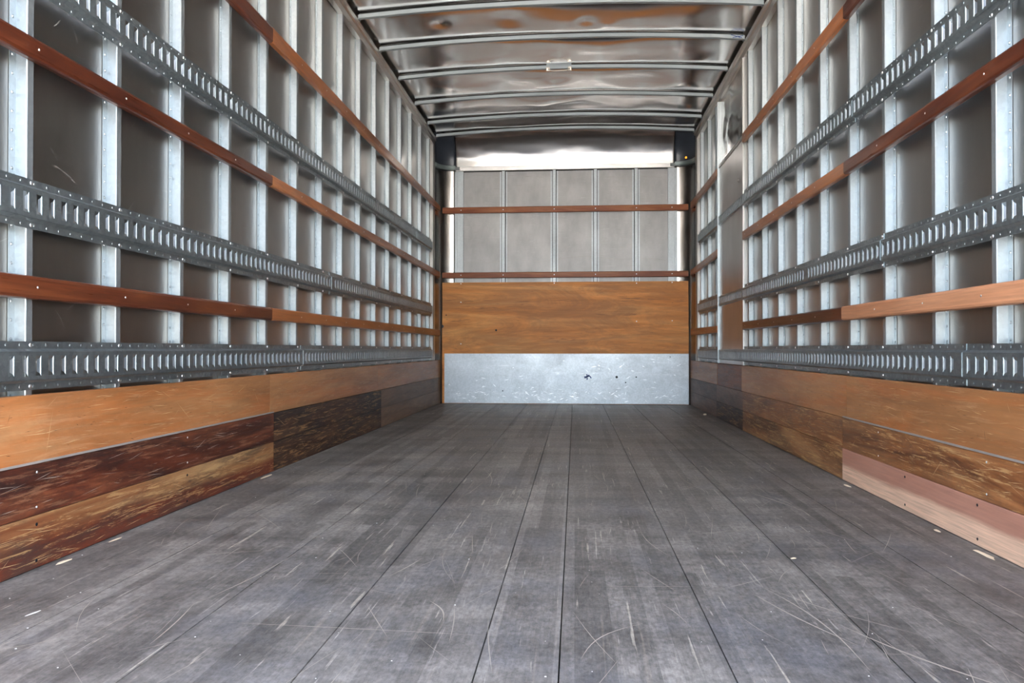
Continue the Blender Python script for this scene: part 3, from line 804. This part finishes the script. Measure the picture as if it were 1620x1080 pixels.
for (x0_, x1_, zz) in ((-1.17, -0.7, 0.992), (-0.45, 0.25, 0.995), (0.55, 0.78, 1.01), (0.82, 1.19, 1.005), (-1.15, -0.9, 0.80), (0.3, 0.7, 0.86), (-0.2, 0.2, 0.62), (-0.9, -0.4, 0.93)):
    for _ in range(14):
        x = rp.uniform(x0_, x1_); z = zz + rp.gauss(0, 0.009)
        l = rp.uniform(0.02, 0.08)
        if -1.19 < x - l and x + l < 1.19: marks_xz(m, x, z, l, rp.uniform(0.0008, 0.0035), rp.gauss(0, 0.03), YF - 0.0003)
for _ in range(60):
    marks_xz(m, rp.uniform(-1.15, 1.15), rp.uniform(0.5, 1.16), rp.uniform(0.003, 0.02), rp.uniform(0.0008, 0.003), rp.gauss(0, .1), YF - 0.0003)
mm = m.build('stain_marks', M['dark_stain'], pw); mm['kind'] = 'stuff'
pl = empty('metal_plate', (0, YF, 0.004)); tag(pl, 'scuffed galvanised metal plate on the foot of the front wall', 'metal plate')
m = MB()
N = 60
top = []
m.box(-1.162, 1.184, YF - 0.005, YF - 0.0006, 0.004, 0.486)
bevel(m.build('sheet', M['plate'], pl), 0.0015)
m = MB()
rp = random.Random(5)
for _ in range(150):
    x = rp.uniform(-1.12, 1.14); z = abs(rp.gauss(0.06, 0.03)) + 0.02 if rp.random() < .6 else rp.uniform(0.05, 0.44)
    l = rp.uniform(0.004, 0.03); w = rp.uniform(0.001, 0.004); a = rp.gauss(0, 0.4)
    ca, sa = math.cos(a), math.sin(a); yy = YF - 0.0054
    m.q(*[(x + px * ca - pz * sa, yy, z + px * sa + pz * ca) for px, pz in ((-l, 0), (-l * .3, -w), (l, 0), (l * .2, w))])
o = m.build('scratch_marks', M['rivet'], pl); o['kind'] = 'stuff'
for x, z, r_ in ((0.505, 0.262, 0.012), (0.69, 0.262, 0.007), (-0.59, 0.125, 0.006), (0.59, 0.21, 0.006), (1.01, 0.455, 0.005)):
    m = MB(); m.dome((x, YF - .0052, z), (0, -1, 0), r_, 0.001, 12); m.build('dark_mark', M['black_screw'], pl)
m = MB(); yy = YF - 0.0055
for a, b_ in (((0.195, 0.262), (0.25, 0.27)), ((0.222, 0.29), (0.224, 0.235)), ((0.2, 0.25), (0.245, 0.282)), ((0.25, 0.27), (0.262, 0.25))):
    dx, dz = b_[0] - a[0], b_[1] - a[1]; l = math.hypot(dx, dz); nx, nz = -dz / l * .005, dx / l * .005
    m.q((a[0] - nx, yy, a[1] - nz), (b_[0] - nx, yy, b_[1] - nz), (b_[0] + nx, yy, b_[1] + nz), (a[0] + nx, yy, a[1] + nz))
o = m.build('blue_smudge', M['blue'], pl)

# upper corner caps with their curved channels
for s, nm in ((-1, 'left'), (1, 'right')):
    root = empty('corner_cap', (s * 1.16, 7.36, 2.28))
    tag(root, 'dark blue-grey curved cap in the upper %s corner of the front wall' % nm, 'corner cap', None)
    m = MB(); rows = []
    for j in range(13):
        th = math.pi / 2 * j / 12
        row = []
        for i in range(13):
            a = math.pi / 2 * i / 12
            p0 = (XW - 0.004 - RC + RC * math.cos(a), 7.458 - RC + RC * math.sin(a))
            t = i / 12
            p1 = (XW - 0.004 - (RC + 0.01) * t, 7.20 + 0.02 * t)
            ct, st = math.cos(th), math.sin(th)
            x = p1[0] + (p0[0] - p1[0]) * ct; y = p1[1] + (p0[1] - p1[1]) * ct
            row.append((s * x, y, 2.300 + 0.283 * st + 0.004 * noise.noise(Vector((i * .5, j * .5, s)))))
        rows.append(row if s < 0 else row[::-1])
    m.loft(rows, closed=False)
    solid(m.build('curved_sheet', M['cap'], root, smooth=True), 0.004, 0)
    m = MB(); rings = []
    for i in range(15):
        a = math.pi / 2 * i / 14
        def pt(r_, z): return (s * (XW - RC - 0.002 + r_ * math.cos(a)), 7.458 - RC + r_ * math.sin(a), z)
        rings.append([pt(RC - .002, 2.283), pt(RC - .030, 2.283), pt(RC - .034, 2.289), pt(RC - .034, 2.318), pt(RC - .030, 2.322), pt(RC - .002, 2.322)])
    m.loft(rings); m.build('channel', M['channel'], root)
    m = MB(); m.box(min(s * 1.015, s * 1.072), max(s * 1.015, s * 1.072), YS - 0.009, YS - 0.0062, 2.276, 2.308)
    m.build('joint_clip', plain('clip_' + nm, (0.16, 0.17, 0.17), 0.5, 0.5), root)
# small amber lamp in right cap
al = empty('marker_lamp', (1.165, 7.395, 2.345)); tag(al, 'tiny amber marker lamp on the right corner cap', 'lamp')
m = MB(); rings = []
c0 = Vector((1.160, 7.385, 2.347)); ax = Vector((-0.55, -0.8, -0.15)).normalized()
m.dome(c0, ax, 0.016, 0.006, 14); m.build('bezel', M['black_screw'], al, smooth=True)
m = MB(); m.dome(c0 + ax * 0.004, ax, 0.011, 0.009, 14); m.build('lens', M['amber'], al, smooth=True)

# ------------------------------------------------------------------ roof bows
for i, y in enumerate(BOWS):
    root = empty('roof_bow', (0, y, 2.545))
    lab = 'grey arched roof bow, %s from the open rear' % ORD[i] if i < 5 else 'grey arched roof bow meeting the front cove'
    tag(root, lab, 'roof bow', 'roof bows')
    m = MB(); rings = []
    for k in range(41):
        x = -1.208 + 2.416 * k / 40
        zz = arch(x) + 0.0015 * noise.noise(Vector((x * 2, y, 0)))
        b0, t0 = 2.547 + zz, 2.571 + zz
        rings.append([(x, y - .014, b0 + .002), (x, y - .012, b0), (x, y + .012, b0), (x, y + .014, b0 + .002), (x, y + .014, t0), (x, y - .014, t0)])
    m.loft(rings); m.build('tube', M['bow'], root)
    m = MB(); rings = []
    for k in range(41):
        x = -1.2 + 2.4 * k / 40
        zz = arch(x) + 0.0015 * noise.noise(Vector((x * 2, y, 0)))
        rings.append([(x, y - .009, 2.5712 + zz), (x, y + .009, 2.5712 + zz), (x, y + .009, 2.580 + zz), (x, y - .009, 2.580 + zz)])
    m.loft(rings); m.build('gap_shade_strip', M['black_gap'], root)  # dark filler added above the bow to paint the shaded gap
    for s in (-1, 1):
        m = MB(); m.box(min(s * 1.20, s * 1.245), max(s * 1.20, s * 1.245), y - .02, y + .02, 2.541, 2.5455); m.build('end_bracket', M['bow'], root)
    if i == 1:
        m = MB()
        for xa, za, xb, zb in ((1.12, 2.575, 1.19, 2.553), (1.13, 2.556, 1.20, 2.568), (1.16, 2.575, 1.175, 2.55)):
            m.q((xa, y - .0146, za - .0025), (xb, y - .0146, zb - .0025), (xb, y - .0146, zb + .0025), (xa, y - .0146, za + .0025))
        o = m.build('tape', M['blue'], root); o['label'] = 'blue tape'

# grab handle under the third bow
zc = 2.547 + 0.047
gh = empty('grab_handle', (-0.009, 5.650, zc)); tag(gh, 'small cream curved handle under the middle of the third roof bow', 'handle')
m = MB(); m.box(-0.1, 0.082, 5.6325, 5.6355, zc - 0.002, zc + 0.038); m.build('backing_plate', M['bow'], gh)
for x in (-0.088, 0.070):
    m = MB(); m.box(x - 0.014, x + 0.014, 5.618, 5.6324, zc - 0.022, zc + 0.006); bevel(m.build('mount', M['chrome'], gh), 0.003)
m = MB(); pts = []
for k in range(17):
    t = -1 + 2 * k / 16
    pts.append((-0.009 + t * 0.079, 5.612 - 0.010 * (1 - t * t), zc - 0.010 - 0.020 * (1 - t ** 4)))
m.tube(pts, 0.0045, 10); m.build('grip', M['chrome'], gh, smooth=True)

# ------------------------------------------------------------------ floor scratches and litter
def polyline(mb, pts, w, z=0.0005):
    P = [Vector((p[0], p[1], 0)) for p in pts]
    n = len(P)
    for i in range(n - 1):
        d = (P[i + 1] - P[i]).normalized(); nn = Vector((-d.y, d.x, 0))
        wa = w * (math.sin(math.pi * (i + .15) / (n - .7))) ; wb = w * (math.sin(math.pi * min(n - 1, i + 1.15) / (n - .7)))
        wa, wb = max(wa, w * .12), max(wb, w * .12)
        a, b_ = P[i], P[i + 1]
        mb.q((a.x - nn.x * wa, a.y - nn.y * wa, z), (b_.x - nn.x * wb, b_.y - nn.y * wb, z), (b_.x + nn.x * wb, b_.y + nn.y * wb, z), (a.x + nn.x * wa, a.y + nn.y * wa, z))
def curve(a, b_, bend, n=10):
    a = Vector((a[0], a[1])); b_ = Vector((b_[0], b_[1])); d = b_ - a; nn = Vector((-d.y, d.x))
    return [tuple(a + d * t + nn * bend * math.sin(math.pi * t)) for t in [i / n for i in range(n + 1)]]
# pixel -> floor helper values were turned into metres beforehand
MARKS = []
fm = MB()
for a, b_, bend, w in (((0.52, 1.80), (0.60, 1.33), 0.06, .0016), ((0.52, 1.80), (0.76, 1.50), -0.05, .0012), ((0.50, 1.72), (0.62, 1.44), -0.03, .0018), ((0.62, 1.55), (0.83, 1.24), -0.05, .0026),
                       ((-0.60, 1.46), (-0.03, 1.43), 0.004, .0009), ((-0.88, 1.92), (-0.72, 1.98), .02, .0015), ((-0.62, 1.97), (-0.69, 1.55), 0.03, .0014), ((-0.69, 1.56), (-0.66, 1.34), 0.02, .0014),
                       ((0.12, 1.34), (0.24, 1.52), 0.12, .0012), ((0.30, 2.3), (0.36, 2.0), -0.05, .001), ((-0.28, 1.95), (-0.33, 1.78), 0.02, .0014), ((-0.13, 2.85), (-0.07, 2.5), 0.1, .001),
                       ((0.75, 2.95), (0.86, 2.62), 0.02, .0022), ((0.77, 2.93), (0.85, 2.66), 0.1, .0012), ((-0.3, 3.4), (-0.22, 2.95), 0.05, .0012), ((0.98, 1.8), (1.04, 1.55), -.08, .001), ((-0.2, 1.62), (-0.15, 1.5), .1, .0016)):
    polyline(fm, curve(a, b_, bend), w)
rf = random.Random(11)
for _ in range(420):
    y = 1.15 + (rf.random() ** 1.3) * 5.2; x = rf.uniform(-1.15, 1.15)
    l = rf.uniform(0.03, 0.28) * (1 if rf.random() < .8 else 1.8)
    a = rf.gauss(math.pi / 2, 0.35) if rf.random() < 0.6 else rf.uniform(0, math.pi)
    p = (x - math.cos(a) * l / 2, y - math.sin(a) * l / 2); q_ = (x + math.cos(a) * l / 2, y + math.sin(a) * l / 2)
    if abs(p[0]) > 1.19 or abs(q_[0]) > 1.19: continue
    polyline(fm, curve(p, q_, rf.gauss(0, 0.02), 6), rf.uniform(0.0003, 0.0009))
o = fm.build('scratch_marks', M['pale_scratch'], fl); o['kind'] = 'stuff'
fm = MB()
for _ in range(260):
    y = 1.15 + (rf.random() ** 1.2) * 5.5; x = rf.uniform(-1.17, 1.17); r_ = rf.uniform(0.0008, 0.0022)
    fm.dome((x, y, 0.0002), (0, 0, 1), r_, r_ * .5, 5)
o = fm.build('white_flecks', M['fleck'], fl); o['kind'] = 'stuff'

def chip(x, y, L_, w, rot, label, mat='chip', t=0.003):
    m = MB(); ca, sa = math.cos(rot), math.sin(rot); rc = random.Random(int(x * 1000 + y * 77))
    out = []
    for k in range(9):
        a = 2 * math.pi * k / 9
        r1 = 1 + rc.uniform(-.3, .2)
        px, py = math.cos(a) * L_ / 2 * r1, math.sin(a) * w / 2 * r1
        out.append((px * ca - py * sa, px * sa + py * ca))
    m.loft([[(x + p * k_, y + q_ * k_, z) for p, q_ in out] for k_, z in ((1, 0.0006), (0.95, t * .6), (0.55, t))])
    tag(m.build('wood_chip', M[mat], smooth=False), label, 'wood chip', 'splinters on the floor')
chip(-1.172, 1.835, 0.05, 0.013, 1.45, 'pale wood splinter lying against the left wall, largest and nearest the camera')
chip(-1.175, 2.06, 0.06, 0.008, 1.5, 'thin wood splinter beside the left wall, just beyond the largest splinter', t=0.002)
chip(-1.178, 3.12, 0.12, 0.016, 1.56, 'brown splinter lying by the left scuff board joint')
chip(-0.985, 1.475, 0.045, 0.007, 1.35, 'white elongated fleck on the floor near the left lower corner', 'fleck', 0.0015)
chip(1.168, 3.10, 0.05, 0.013, 1.7, 'small splinter by the near end of the right scuff board joint', t=0.004)
chip(1.172, 2.10, 0.10, 0.016, 1.6, 'flaky splinter under the new pink board on the right')
chip(1.172, 2.36, 0.04, 0.012, 1.6, 'small pale chip under the new pink board on the right, farther in')
chip(1.150, 6.30, 0.035, 0.02, 0.6, 'pale crumb on the floor by the side door boards', t=0.012)
chip(0.665, 2.02, 0.02, 0.008, 0.6, 'orange-tinged chip on the plank seam right of the middle')
